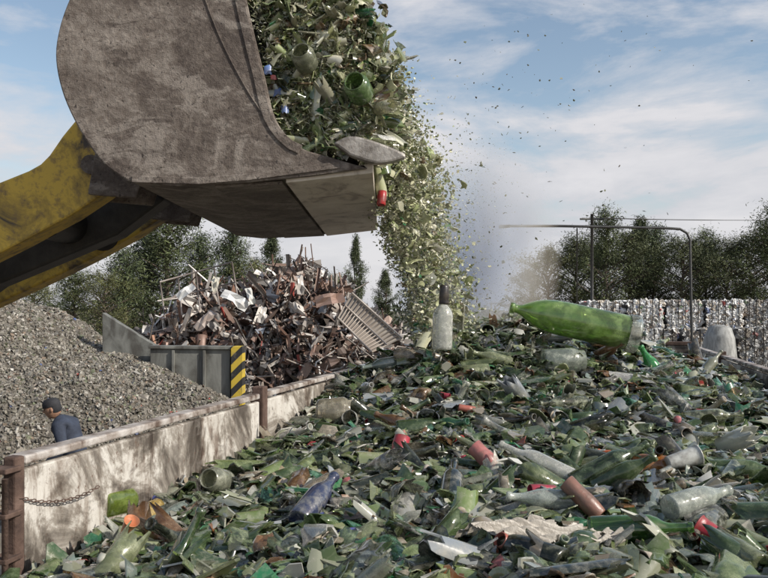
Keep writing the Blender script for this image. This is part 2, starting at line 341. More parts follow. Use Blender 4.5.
for nm,u,s in (('left',-.02,1),('right',TW+.02,-1)):
    for k,(a,c) in enumerate(((v00,v1-.04),(v1+.04,TL))):
        tb(f'{nm}_board_{k}',u,(a+c)/2,1.88,.03,c-a,.96,M['paint'])
        tb(f'{nm}_rail_{k}',u-s*.012,(a+c)/2,2.385,.06,c-a,.025,M['rail'])
        tb(f'{nm}_midrib_{k}',u-s*.03,(a+c)/2,1.85,.03,c-a,.06,M['rail'])
    for k,v in enumerate((v00-.025,v1,TL*.78)): tb(f'{nm}_post_{k}',u-s*.0,v,1.9,.06 if k else .04,.06 if k else .04,1.06 if k else 1.0,M['rust'])
    tb(f'{nm}_corner_gate_post',u-s*.01,-.07,1.85,.04,.04,1.0,M['rust'])
tb('headboard',TW/2,TL+.03,1.9,TW+.1,.04,1.02,M['paint']); tb('headboard_rail',TW/2,TL+.03,2.43,TW+.12,.07,.04,M['rust'])
tb('bed_floor',TW/2,TL/2,1.35,TW+.1,TL+.2,.1,M['wood']); tb('tailgate',TW/2,-.09,1.68,TW-.06,.04,.66,M['paint'])
for s in (.6,TW-.6): tb('chassis_beam',s,TL/2,1.15,.12,TL,.25,M['rust'])
wheelT=revolve([(.001,-.12),(.22,-.12),(.3,-.14),(.48,-.14),(.52,-.1),(.52,.1),(.48,.14),(.3,.14),(.22,.12),(.001,.12)],32)
for i,(u,v) in enumerate([(u,v) for u in (.15,TW-.15) for v in (1.2,2.4,6.2)]):
    p=P2(u,v); b=Batch(); b.one(wheelT,(p[0],p[1],.52),align((Nv[0],Nv[1],0))); b.build(f'wheel_{i}',[M['rubber']],tr)
for du,dv,r_,zt in ((-.05,.09,.006,2.36),(.0,.075,.009,2.35)):
    p=P2(du,dv); obj('corner_bar',tube_T([(p[0],p[1],1.4),(p[0],p[1],zt)],r_),M['rust'],tr)
for z in (2.37,2.25,2.13): 
    p=P2(-.02,.1); obj('hinge',boxw((p[0],p[1],z),(.06,.07,.014),rz),M['rust'],tr,.003)
lk=Batch(); a0=np.array([*P2(.0,.14),2.285]); a1=np.array([*P2(.03,.45),2.25])
for i in range(22):
    t=i/21; p=a0*(1-t)+a1*t-np.array([0,0,.05*t*(1-t)*2]); th=np.linspace(0,2*np.pi,9)
    ax_=Vector(a1-a0).normalized(); R=align(ax_,i*1.57)
    ring=[tuple(p+R@np.array([.004*math.sin(q),0,.010*math.cos(q)])) for q in th]; lk.one(tube_T(ring,.0016,5,False))
lk.build('latch_chain',[M['rust']],tr)
# ------------------------------------------------ loader
ld=empty('wheel_loader')
def mud():
    m,nt,b=nmat('muddy_bucket_steel')
    n=noise(nt,1.6,10,.68,dist=.9); n2=noise(nt,28,8,.7); n3=noise(nt,2.4,9,.7,vscale=(1,1,2.2),dist=1.2); n4=noise(nt,60,4,.55); n5=noise(nt,7,9,.78,vscale=(.6,1,2),dist=.6)
    r=ramp(nt,n.outputs['Fac'],[(.36,(.075,.056,.045)),(.5,(.15,.122,.1)),(.62,(.27,.235,.2))])
    r2=ramp(nt,n2.outputs['Fac'],[(.35,(.6,.55,.52)),(.6,(1,1,1)),(.72,(1.4,1.35,1.3))])
    c=mixc(nt,1.0,r.outputs['Color'],r2.outputs['Color'],'MULTIPLY')
    r3=ramp(nt,n3.outputs['Fac'],[(.53,0.0),(.6,.6)]); c=mixc(nt,r3.outputs['Color'],c,(.31,.27,.23))
    r5=ramp(nt,n5.outputs['Fac'],[(.54,0.0),(.63,.8)]); c=mixc(nt,r5.outputs['Color'],c,(.06,.043,.034))
    r4=ramp(nt,n4.outputs['Fac'],[(.63,0.0),(.68,.9)]); c=mixc(nt,r4.outputs['Color'],c,(.025,.018,.014))
    nt.links.new(c,b.inputs['Base Color']); b.inputs['Roughness'].default_value=.7; bump(nt,b,n2.outputs['Fac'],.8,.02); return m
M['mud']=mud()
M['lip']=simple('worn_wear_plate_sunlit',[(.32,(.22,.17,.13)),(.44,(.55,.48,.39)),(.7,(.74,.67,.57))],5,.5,vscale=(1,.5,1),dist=.8)  # worn steel, its beige brightened to stand in for sun on the edge
def yel():
    m,nt,b=nmat('loader_yellow_paint'); n=noise(nt,2.4,10,.7,dist=.8); n2=noise(nt,14,8,.72)
    r=ramp(nt,n.outputs['Fac'],[(.38,(.05,.04,.03)),(.45,(.3,.2,.04)),(.55,(.6,.4,.055))])
    r2=ramp(nt,n2.outputs['Fac'],[(.5,0.0),(.66,.8)]); c=mixc(nt,r2.outputs['Color'],r.outputs['Color'],(.12,.08,.055)); nt.links.new(c,b.inputs['Base Color'])
    b.inputs['Roughness'].default_value=.6; bump(nt,b,n2.outputs['Fac'],.4,.01); return m
M['yel']=yel(); M['dark']=simple('greasy_black_steel',[(.3,(.012,.011,.01)),(.7,(.05,.045,.04))],8,.6)
k_=4.2/F
def bp_(px,py): return ((px-384)*k_,H-(py-310)*k_)
shell=smooth_line([(200,-125),(150,-100),(115,-65),(90,-32),(72,0),(61,32),(58,62),(66,98),(84,135),(106,165),(130,182)],5)+[(175,187),(250,183),(310,177),(368,169)]
front=smooth_line([(330,158),(298,147),(276,120),(266,80),(256,40),(247,0),(236,-60),(222,-120)],3)
sp=[bp_(*p) for p in shell]; fp=[bp_(*p) for p in front]
obj('near_side_plate',prism(sp+fp,4.17,4.2),M['mud'],ld,.008)
obj('far_side_plate',prism(sp+fp,7.2,7.23),M['mud'],ld,.008)
cen=np.array(bp_(220,40)); inn=[tuple(np.array(p)+(cen-np.array(p))/np.linalg.norm(cen-np.array(p))*.035) for p in sp]
out=[tuple(np.array(p)+(cen-np.array(p))/np.linalg.norm(cen-np.array(p))*.006) for p in sp]
obj('bucket_shell',prism(out+inn[::-1],4.2,7.2),M['mud'],ld)
for i,(y0,y1) in enumerate(((4.2,4.94),(4.945,5.68),(5.685,6.43),(6.435,7.2))):
    obj(f'cutting_edge_{i}',prism([bp_(373,163),bp_(373,173),bp_(286,183),bp_(286,178)],y0,y1),M['lip'],ld,.004)
obj('floor_wear_plate',prism([bp_(282,180),bp_(282,183.5),bp_(214,187),bp_(214,184)],4.22,7.18),M['mud'],ld,.004)
def strip(name,pts,w,th,mat,y=4.17):
    L_=[];R_=[]
    for i,p in enumerate(pts):
        d=np.array(pts[min(i+1,len(pts)-1)])-np.array(pts[max(i-1,0)]); d=d/np.linalg.norm(d); n=np.array([-d[1],d[0]])*w/2
        L_.append(tuple(np.array(p)+n));R_.append(tuple(np.array(p)-n))
    obj(name,prism(L_+R_[::-1],y-th,y-.001),mat,ld,.003)
strip('front_edge_plate',[bp_(px-7,py-1) for px,py in front[2:]],.05,.008,M['mud'])
strip('weld_seam',[bp_(*p) for p in smooth_line(((190,-60),(206,0),(226,50),(252,98),(274,128)),3)],.008,.006,M['mud'])
strip('lower_edge_plate',[bp_(*p) for p in ((134,180),(200,182),(250,178),(340,166))],.035,.010,M['mud'])
obj('corner_tooth',prism([bp_(*p) for p in smooth_line(((334,146),(350,139),(372,143),(404,156),(400,162),(376,166),(350,158)),3)],4.12,4.19),simple('scraped_steel',[(.35,(.14,.12,.10)),(.6,(.4,.37,.33))],12,.45,metal=.3),ld,.015)
def arm(name,y0,y1,dx=0,dz=0):
    ps=[(-260,330),(-120,232),(-40,196)]+smooth_line([(0,182),(40,164),(62,136),(76,119)],3)+[(98,140),(112,168),(106,192),(70,216),(20,243),(-30,268),(-120,310),(-240,420)]
    kk=5.0/F; pts=[((p[0]-384)*kk+dx,H-(p[1]-310)*kk+dz) for p in ps]
    return obj(name,prism(pts,y0,y1),M['yel'],ld,.015)
arm('near_lift_arm',5.0,5.22); arm('far_lift_arm',6.3,6.52,.0,.0)
def ap(px,py,d=5.0): return ((px-384)*d/F,H-(py-310)*d/F)
a=ap(92,165); obj('bucket_pivot_tube',tube_T([(a[0],4.97,a[1]),(a[0],6.6,a[1])],.06,20),M['mud'],ld)
a=ap(30,215); obj('cross_tube',tube_T([(a[0],5.2,a[1]),(a[0],6.3,a[1])],.13,20),M['dark'],ld)
for y in (4.92,5.26,6.25,6.56):
    obj('bucket_lug',prism([ap(100,150),ap(150,170),ap(140,200),ap(92,196)],y,y+.04),M['mud'],ld,.01)
obj('tilt_linkage',prism([ap(-160,330,5.7),ap(-10,232,5.7),ap(150,186,5.7),ap(168,200,5.7),ap(120,236,5.7),ap(0,286,5.7),ap(-150,390,5.7)],5.62,5.85),M['dark'],ld,.02)
obj('front_frame',prism([(-4.9,.8),(-3.9,.9),(-3.9,2.3),(-4.3,3.0),(-4.9,2.8)],5.1,6.5),M['yel'],ld,.04)
obj('rear_body',prism([(-8.6,.9),(-5.2,.9),(-5.2,2.0),(-6.6,2.1),(-8.5,2.0)],5.0,6.6),M['yel'],ld,.06)
obj('cab',prism([(-6.6,2.1),(-5.25,2.0),(-5.1,2.6),(-5.4,3.5),(-6.5,3.5)],5.15,6.45),M['dark'],ld,.05)
wT=revolve([(.001,-.2),(.35,-.2),(.45,-.28),(.72,-.28),(.78,-.2),(.78,.2),(.72,.28),(.45,.28),(.35,.2),(.001,.2)],36)
for i,(x,y) in enumerate(((-4.3,4.75),(-4.3,6.85),(-7.4,4.75),(-7.4,6.85))):
    b=Batch(); b.one(wT,(x,y,.78),align((0,1,0))); b.build(f'tyre_{i}',[M['rubber']],ld)
# glass in bucket + falling
fg=empty('falling_glass_load')
core=[(-1.0,5.4),(-.55,5.35),(-.46,4.95),(-.26,4.5),(-.18,4.2),(-.14,3.9),(-.2,3.72),(-.5,3.6),(-1.0,3.7)]
obj('load_core',prism(core,4.32,7.05),M['base'],fg)
fb=Batch()
pal2=np.array([(.12,.17,.06),(.28,.33,.13),(.45,.47,.26),(.62,.61,.42),(.78,.75,.6),(.045,.065,.025),(.15,.09,.045),(.38,.37,.27),(.04,.22,.08)])
pw2=np.array([.14,.17,.17,.12,.06,.12,.045,.14,.02])
pw3b=np.array([.07,.17,.24,.21,.13,.04,.035,.11,.01])
ce=np.array([(-.95,5.45),(-.52,5.35),(-.42,4.95),(-.2,4.5),(-.1,4.2),(-.06,3.9),(-.12,3.66)])
def along(t):
    s=np.linspace(0,1,len(ce)); return np.stack([np.interp(t,s,ce[:,0]),np.interp(t,s,ce[:,1])],1)
def fcols(m,w):
    c=cols(len(m),pal2,w); c[m==1]=np.clip(c[m==1],0,1)**.75; return np.clip(c,0,.9)
for T in shards+longs:
    lg=1 if len(T[0])<50 else .35
    N=int(430*lg); t=rng.uniform(0,1,N); xz=along(t); y=rng.uniform(4.28,7.1,N); o=np.abs(rng.normal(0,.06,N)); m=rng.choice([0,1],N,p=[.6,.4])
    fb.add(T,np.stack([xz[:,0]+o*1.3-.02,y,xz[:,1]+rng.normal(0,.04,N)],1),rots(N,rng.uniform(0,3,N)),np.clip(rng.lognormal(math.log(.042),.45,N),.016,.1)*(1.5 if lg<1 else 1),fcols(m,pw2),m)
    N=int(260*lg); a=rng.uniform(0,1,N); t=rng.uniform(0,1,N)**.8; xz=along(t); x=xz[:,0]-a*.55; m=rng.choice([0,1],N,p=[.6,.4])
    fb.add(T,np.stack([x,4.3-rng.uniform(-.02,.04,N)+np.where(x<-.62,.05,0),xz[:,1]],1),rots(N,rng.uniform(0,3,N)),np.clip(rng.lognormal(math.log(.036),.42,N),.014,.07)*(1.5 if lg<1 else 1),fcols(m,pw2),m)
for T in tiny:
    N=2200; t=rng.uniform(0,1,N); xz=along(t); a=rng.uniform(0,1,N); k=rng.random(N)<.5
    fb.add(T,np.stack([xz[:,0]-np.where(k,a*.55,-.03),np.where(k,4.27,4.27+a*2.5),xz[:,1]+rng.normal(0,.05,N)],1),rots(N,rng.uniform(0,3,N)),rng.uniform(.006,.022,N),fcols(np.zeros(N,int),pw3b),0)
for T in necks+bases+bodies:
    N=14; t=rng.uniform(0,.95,N); xz=along(t); y=rng.uniform(4.28,6.5,N); m=rng.choice([0,1],N)
    fb.add(T,np.stack([xz[:,0]+.03,y,xz[:,1]],1),rots(N,rng.uniform(0,3,N)),rng.uniform(.22,.3,N),fcols(m,pw2),m)
zb=np.array([2.6,2.8,3.28,3.69,3.9,4.1,4.31,4.93]); xl=np.array([.2,.18,.03,-.06,-.12,-.14,-.16,-.5]); xr=np.array([.66,.59,.49,.38,.32,.22,.10,-.26])
def curtain(T,N,size,spread=1.0,zlo=2.6,tail=0):
    z=zlo+(4.4-zlo)*rng.uniform(0,1,N)**.85; a=rng.beta(1.5,1.8,N)*spread+(1-spread)/2; x=np.interp(z,zb,xl)*(1-a)+np.interp(z,zb,xr)*a
    y=np.clip(rng.normal(5.65,.5,N),4.9,7); x+=rng.normal(0,.03,N)+.02*np.sin(z*9)
    if tail: x+=(rng.random(N)<.2)*rng.exponential(tail,N)
    fb.add(T,np.stack([x,y,z],1),rots(N,rng.uniform(0,3,N)),size(N),np.clip(cols(N,pal2,pw3b),0,.9),2)
for T in shards: curtain(T,160,lambda N:np.clip(rng.lognormal(math.log(.032),.5,N),.01,.09))
for T in longs: curtain(T,14,lambda N:rng.uniform(.05,.09,N))
for T in tiny: curtain(T,4300,lambda N:rng.uniform(.004,.022,N),1.15,tail=.07)
for T in tiny:
    N=45; z=rng.uniform(2.8,4.7,N); x=.5+rng.exponential(.35,N)*(z-2.2)*.6; y=rng.uniform(4.6,6.4,N)
    fb.add(T,np.stack([x,y,z],1),rots(N,rng.uniform(0,3,N)),rng.uniform(.004,.018,N),cols(N,pal2,pw2)*.5,np.zeros(N,int))
    N=500; z=rng.uniform(2.7,3.9,N); x=.52+rng.normal(0,.15,N)+(3.8-z)*.12; y=rng.uniform(4.9,6.4,N)
    fb.add(T,np.stack([x,y,z],1),rots(N,rng.uniform(0,3,N)),rng.uniform(.002,.006,N),cols(N,pal2,pw3b),2)
fb.one(T_jar,W(362,95,4.23),align((-.3,-1,.3)),(.22,.22,.14),(.25,.38,.16),1)
fb.one(T_jar,W(308,66,4.24),align((-.3,-1,.5)),(.2,.2,.12),(.4,.42,.3),1)
fb.one(tubeT,W(381,205,4.4),align((.1,.2,1)),(.12,.12,.08),(.35,.02,.02),3)
for q in ((268,70,.12,.2,.42),(278,92,.1,.16,.35),(262,88,.45,.1,.1),(285,110,.1,.15,.3),(274,78,.5,.12,.1)): fb.one(shards[int(q[0])%20],W(q[0],q[1],4.24),align((.2,-1,.3)),.045,q[2:],3)
fb.build('falling_shards',[M['gl_d'],M['gl_m'],M['gl_f'],M['plast']],fg)
# dust cloud volume
m=bpy.data.materials.new('dust'); m.use_nodes=True; nt=m.node_tree; nt.nodes.clear()
out_=nt.nodes.new('ShaderNodeOutputMaterial'); vs=nt.nodes.new('ShaderNodeVolumeScatter'); vs.inputs['Color'].default_value=(1,.87,.68,1); vs.inputs['Anisotropy'].default_value=.0
n=noise(nt,1.5,6,.62,coord='Object',dist=.5); tc=nt.nodes.new('ShaderNodeTexCoord'); ln=nt.nodes.new('ShaderNodeVectorMath'); ln.operation='LENGTH'
nt.links.new(tc.outputs['Object'],ln.inputs[0]); fo=nt.nodes.new('ShaderNodeMapRange'); fo.inputs[1].default_value=1.0; fo.inputs[2].default_value=.0; fo.inputs[3].default_value=0; fo.inputs[4].default_value=1; nt.links.new(ln.outputs['Value'],fo.inputs[0])
r=ramp(nt,n.outputs['Fac'],[(.34,0.0),(.6,1.0)]); mu=nt.nodes.new('ShaderNodeMath'); mu.operation='MULTIPLY'; nt.links.new(r.outputs['Color'],mu.inputs[0]); nt.links.new(fo.outputs[0],mu.inputs[1])
mu2=nt.nodes.new('ShaderNodeMath'); mu2.operation='MULTIPLY'; mu2.inputs[1].default_value=6.5; nt.links.new(mu.outputs[0],mu2.inputs[0]); nt.links.new(mu2.outputs[0],vs.inputs['Density']); nt.links.new(vs.outputs[0],out_.inputs['Volume'])
bpy.ops.mesh.primitive_uv_sphere_add(segments=24,ring_count=14,location=(.66,5.9,3.15)); o=bpy.context.object; o.name='dust_cloud'; o.scale=(.64,.8,.98); o.data.materials.append(m)
# ------------------------------------------------ ground
M['ground']=simple('dirt_ground',[(.3,(.12,.1,.08)),(.5,(.2,.17,.13)),(.7,(.28,.25,.2))],.8,.95,bs=.6,bd=.05)
grid_obj('ground',np.array([-1500,-300,-60,-20,-5,5,20,60,300,1500.]),np.array([-300,-40,0,10,20,40,80,300,2500.]),lambda x,y:0*x,M['ground'])
# ------------------------------------------------ grey crushed pile
pc_=[(-8.16,17,3.12),(-7,17,2.72),(-5.86,16.5,2.1),(-4.5,15.2,1.65),(-3.2,14.5,1.25),(-7,10.2,0),(-5,10.3,0),(-3.5,10.8,0),(-2,12.5,0),(-1.6,14.5,0.1),(-6,13,1.35),(-4.5,12.5,.9),(-8,13,1.6),(-10,17,3.6),(-10,12,1.2),(-12,17,3.5),(-12,24,0),(-8,23,0),(-4,21,0),(-1,18,0),(-17,17,0),(-16,12,-.2),(-12,9,-.2),(-16,23,-.2),(-9,10,-.1),(-6.2,15,1.95)]
ph=rbf(pc_,.4)
pf=lambda x,y: ph(x,y)+.08*np.sin(2.3*x+y)*np.sin(1.9*y)+.04*np.sin(7*x)*np.sin(6*y+x)+.02*np.sin(13*x+4*y)*np.sin(11*y)
gp=empty('crushed_glass_pile')
grid_obj('pile_core',np.arange(-17,-.8,.1),np.arange(9,24,.1),lambda x,y:np.maximum(pf(x,y),-.05),M['pbase'],None,gp)
pbt=Batch()
pal3=np.array([(.17,.152,.125),(.21,.195,.16),(.135,.12,.1),(.08,.075,.055),(.28,.265,.23),(.46,.44,.4),(.13,.145,.085),(.05,.045,.037),(.18,.13,.09),(.3,.05,.04),(.06,.1,.25)])
pw3=np.array([.28,.24,.2,.09,.07,.015,.05,.06,.05,.002,.002])
cubes=[box_T(.2,k) for k in range(5)]
for T,N,sz in [(t,8500,(.02,.062)) for t in cubes]+[(t,340,(.05,.14)) for t in shards[:12]]:
    x=rng.uniform(-11,-1.2,N*2);y=rng.uniform(9.8,18.2,N*2); z=pf(x,y); k=z>.05; x,y,z=x[k][:N],y[k][:N],z[k][:N]; n_=len(x)
    s_=rng.uniform(*sz,(n_,1))*rng.uniform(.4,1.2,(n_,3))
    pbt.add(T,np.stack([x,y,z+.012],1),rots(n_,rng.uniform(0,3,n_)),s_,cols(n_,pal3,pw3),0)
pbt.build('pile_fragments',[M['pile']],gp)
# ------------------------------------------------ bunker wall with hazard stripes
bw=empty('bunker_wall')
M['steelwall']=simple('grey_painted_steel',[(.38,(.075,.07,.06)),(.5,(.14,.14,.125)),(.65,(.2,.2,.18))],3.5,.6,vscale=(1,1,.4),dist=.8)
obj('wall_panel',prism([(-4.53,0),(-2.98,0),(-2.98,2.03),(-4.53,2.05)],15.5,15.7),M['steelwall'],bw,.01)
obj('wall_cap',prism([(-4.55,2.052),(-2.96,2.035),(-2.96,2.1),(-4.55,2.11)],15.44,15.76),M['steelwall'],bw,.01)
for x in (-4.1,-3.5): obj('wall_rib',prism([(x,0),(x+.05,0),(x+.05,2.02),(x,2.02)],15.44,15.498),M['steelwall'],bw,.006)
obj('sloped_wall',prism([(-5.6,0),(-4.56,0),(-4.56,2.1),(-5.6,2.75)],15.9,16.1),M['steelwall'],bw,.01)
def haz():
    m,nt,b=nmat('hazard_stripes'); tc=nt.nodes.new('ShaderNodeTexCoord'); s=nt.nodes.new('ShaderNodeSeparateXYZ'); nt.links.new(tc.outputs['Object'],s.inputs[0])
    ad=nt.nodes.new('ShaderNodeMath');ad.operation='SUBTRACT';nt.links.new(s.outputs['Z'],ad.inputs[0]);nt.links.new(s.outputs['X'],ad.inputs[1])
    mm=nt.nodes.new('ShaderNodeMath');mm.operation='MULTIPLY';mm.inputs[1].default_value=3.2;nt.links.new(ad.outputs[0],mm.inputs[0])
    fr=nt.nodes.new('ShaderNodeMath');fr.operation='FRACT';nt.links.new(mm.outputs[0],fr.inputs[0])
    g=nt.nodes.new('ShaderNodeMath');g.operation='GREATER_THAN';g.inputs[1].default_value=.5;nt.links.new(fr.outputs[0],g.inputs[0])
    c=mixc(nt,g.outputs[0],(.02,.02,.02),(.5,.36,.04)); n=noise(nt,9,6,.7); r=ramp(nt,n.outputs['Fac'],[(.5,0.0),(.7,.7)]); c=mixc(nt,r.outputs['Color'],c,(.14,.12,.09)); nt.links.new(c,b.inputs['Base Color']); b.inputs['Roughness'].default_value=.6; return m
obj('hazard_post',prism([(-2.95,0),(-2.72,0),(-2.72,2.1),(-2.95,2.1)],15.4,15.7),haz(),bw,.01)
# ------------------------------------------------ scrap heap
sh=empty('scrap_metal_heap')
def sf(x,y):
    r1=np.sqrt(((x+2.3)/2.9)**2+((y-20.5)/3.4)**2); r2=np.sqrt(((x+4.3)/2.4)**2+((y-20)/3)**2); r3=np.sqrt(((x+.7)/2.0)**2+((y-20)/2.8)**2)
    return np.maximum(np.maximum(3.7*(1-r1**1.9),3.15*(1-r2**2)),2.5*(1-r3**2))+.15*np.sin(4*x)*np.sin(3*y)
grid_obj('scrap_core',np.arange(-7.5,2,.15),np.arange(16,25,.15),lambda x,y:np.maximum(sf(x,y)-.15,-.05),simple('scrap_dirt',[(.3,(.02,.015,.012)),(.7,(.08,.06,.05))],5,.9),None,sh)
sb=Batch()
sheet=[]
for k in range(8):
    r=np.random.default_rng(k+50); V=[];F_=[]
    for i in range(5):
        for j in range(4): V.append([i/4-.5,(j/3-.5)*r.uniform(.5,.8),.0+r.normal(0,.09)+.25*math.sin(i*r.uniform(.5,1.2))*.6])
    for i in range(4):
        for j in range(3): F_.append([i*4+j,i*4+4+j,i*4+5+j,i*4+1+j])
    sheet.append(T_from(V,F_,False))
Lbar=T_from([[0,0,-.5],[.04,0,-.5],[0,.04,-.5],[0,0,.5],[.04,0,.5],[0,.04,.5]],[[0,1,4,3],[0,3,5,2],[1,0,2],[3,4,5]])
bent=[tube_T([(0,0,-.5),(r.normal(0,.08),r.normal(0,.08),-.15),(r.normal(0,.1),r.normal(0,.1),.15),(r.normal(0,.2),r.normal(0,.2),.5)],.012,6) for r in [np.random.default_rng(q) for q in range(6)]]
pal4=np.array([(.17,.105,.08),(.26,.185,.15),(.10,.07,.055),(.36,.32,.28),(.2,.185,.17),(.5,.47,.43),(.72,.7,.67),(.03,.028,.027),(.3,.16,.1),(.18,.2,.23),(.3,.05,.04)])
pw4=np.array([.15,.16,.10,.18,.13,.11,.05,.07,.025,.03,.006])
def sc(T,N,sz,an=(1,1,1),off=(-.1,.2)):
    x=rng.uniform(-7,1.6,N*3);y=rng.uniform(16.5,22.5,N*3);z=sf(x,y);k=z>.3;x,y,z=x[k][:N],y[k][:N],z[k][:N];n_=len(x)
    s_=rng.uniform(*sz,(n_,1))*rng.uniform(.7,1.3,(n_,3))*np.array(an)
    sb.add(T,np.stack([x,y,z+rng.uniform(*off,n_)],1),rots(n_,rng.uniform(0,3,n_)),s_,cols(n_,pal4,pw4),0)
for T in sheet: sc(T,120,(.25,.65),(1.4,.6,1))
for T in sheet: sc(T,420,(.08,.26),(1.5,.6,1))
for T in bent: sc(T,120,(.5,1.3),(1.3,1.3,1))
sc(Lbar,480,(.4,1.3),(1.5,1.5,1)); 
for T in cubes: sc(T,200,(.06,.35),(1,.2,.4))
sc(tubeT,90,(.2,.5))
a,b1,c1,d1=W(352,293,17.4),W(402,338,17.0),W(372,352,16.8),W(338,318,17.1)
for t in np.linspace(0,1,17): sb.one(tube_T([a*(1-t)+b1*t,d1*(1-t)+c1*t],.016,6),col=(.3,.26,.22))
for t in np.linspace(0,1,3): sb.one(tube_T([a*(1-t)+d1*t,b1*(1-t)+c1*t],.025,6),col=(.3,.27,.24))
sb.one(T_from([a+[0,.05,0],b1+[0,.05,0],c1+[0,.05,0],d1+[0,.05,0]],[[0,3,2,1]]),col=(.3,.27,.23))
for (p,q) in (((160,282),(232,262)),((160,282),(165,318)),((232,262),(238,300)),((178,278),(182,315)),((196,273),(200,310)),((214,268),(219,305)),((163,300),(236,282))):
    sb.one(tube_T([W(*p,18.2),W(*q,18.2)],.02,6),col=(.25,.22,.2))
for (p,c,s_) in (((235,300),(.7,.7,.68),.5),((186,292),(.6,.62,.62),.35),((262,315),(.5,.48,.45),.3),((300,285),(.4,.37,.34),.35),((215,284),(.6,.58,.5),.3),((330,300),(.3,.2,.16),.5),((205,320),(.35,.3,.27),.45),((250,296),(.6,.6,.56),.3)):
    sb.one(sheet[int(p[0]+p[1])%8],W(*p,17.9),align((.3,-1,.4),p[0]),(s_*1.3,s_*.7,s_),c)
sb.build('scrap_pieces',[M['scrap']],sh)
# ------------------------------------------------ bales
def bale_stack(x0,x1,y0,rows,bh,bwid,bright,zbase=0):
    bs=empty('plastic_bale_stack'); bt=Batch(); k=0
    x=x0
    while x<x1:
        for r_ in range(rows):
            w=bwid*rng.uniform(.92,.98); h=bh*.93; cx=x+bwid/2+rng.uniform(-.03,.03); cy=y0+rng.uniform(-.15,.15)+.6; cz=zbase+r_*bh+bh/2+rng.uniform(-.02,.03)
            tone=rng.uniform(.65,1.3)*bright
            bt.one(box_T(.02,k),(cx,cy,cz),None,(w*.94,1.1,h*.92),(.09,.085,.08)); k+=1
            for part in range(3):
                N=(420,90,90)[part]; u=rng.uniform(-.46,.46,N);v=rng.uniform(-.46,.46,N)
                if part==0: P=np.stack([cx+u*w,np.full(N,cy-.565)-rng.uniform(0,.03,N),cz+v*h],1); R=rots(N,np.pi/2+rng.normal(0,.18,N),rng.normal(0,.18,N))
                elif part==1: P=np.stack([cx+u*w,cy+v*1.1,np.full(N,cz+h*.47)],1); R=rots(N,rng.normal(0,.18,N))
                else: P=np.stack([cx+np.sign(u)*w*.48,cy+v*1.1,cz+u*h],1); R=rots(N,np.pi/2+rng.normal(0,.18,N),np.pi/2+rng.normal(0,.18,N))
                c=np.array([(.5,.5,.48),(.34,.33,.31),(.74,.74,.72),(.17,.15,.13),(.24,.19,.14),(.12,.16,.28),(.3,.07,.06),(.14,.2,.11),(.42,.37,.3)])[rng.choice(9,N,p=[.25,.2,.2,.15,.08,.02,.015,.015,.07])]*tone
                s_=rng.uniform(.08,.26,(N,1))*np.array([.5,1.1,.5])
                for q in range(8):
                    kk_=slice(q,None,8); bt.add(sheet[q],P[kk_],R[kk_],s_[kk_],np.clip(c[kk_],0,.85),0)
            for q in (-.36,-.18,0,.18,.36): bt.one(tube_T([(cx+q*w,cy-.63,cz-h/2),(cx+q*w,cy-.63,cz+h/2)],.012,4),col=(.03,.03,.03))
        x+=bwid
    bt.build('bales',[M['bale']],bs); return bs
bale_stack(6.0,19,23.5,3,1.04,1.15,1.15)
bale_stack(5.2,14,17.0,2,1.22,1.15,.75)
M['bag']=simple('grey_bulk_bag',[(.35,(.16,.16,.15)),(.6,(.34,.34,.32))],5,.6,vscale=(3,3,.6),dist=.6)
bagT=revolve([(.001,0),(.5,0),(.56,.06),(.54,.35),(.46,.7),(.38,.88),(.28,.96),(.1,.98),(.001,.98)],24)
b=Batch(); p=W(716,322,15.6); b.one(bagT,(p[0],15.6,0),align((.03,0,1),1),(.75,.6,p[2])); b.build('bulk_bag',[M['bag']])
# ------------------------------------------------ pipe gantry, utility pole
pg=empty('pipe_gantry'); d=12.0
pts=[W(500,226,d),W(560,226,d),W(665,228,d),W(680,229,d),W(687,233,d),W(690,240,d)]; e=W(692,345,d); pts+= [e,np.array([e[0],e[1],0])]
M['gpipe']=simple('grey_pipe',[(.3,(.02,.02,.02)),(.7,(.06,.06,.055))],8,.5)
obj('bent_pipe',tube_T(pts,.02,8),M['gpipe'],pg); e=W(577,228,d); obj('support_pipe',tube_T([e,(e[0],e[1],0)],.010,6),M['gpipe'],pg)
obj('nozzle',tube_T([W(499,227,d),W(510,226,d)],.024,8),M['gpipe'],pg)
up=empty('utility_pole'); d=45; e=W(592,214,d); obj('pole',tube_T([(e[0],e[1],0),e],.09,8),M['gpipe'],up); obj('crossarm',tube_T([W(580,219,d),W(604,219,d)],.06,6),M['gpipe'],up)
for q in (582,602,592):
    s_=[W(q,218,d)*(1-t)+np.array([60,52,10.5])*t-np.array([0,0,3*t*(1-t)]) for t in np.linspace(0,1,14)]; obj('wire',tube_T(s_,.015,4),M['gpipe'],up)
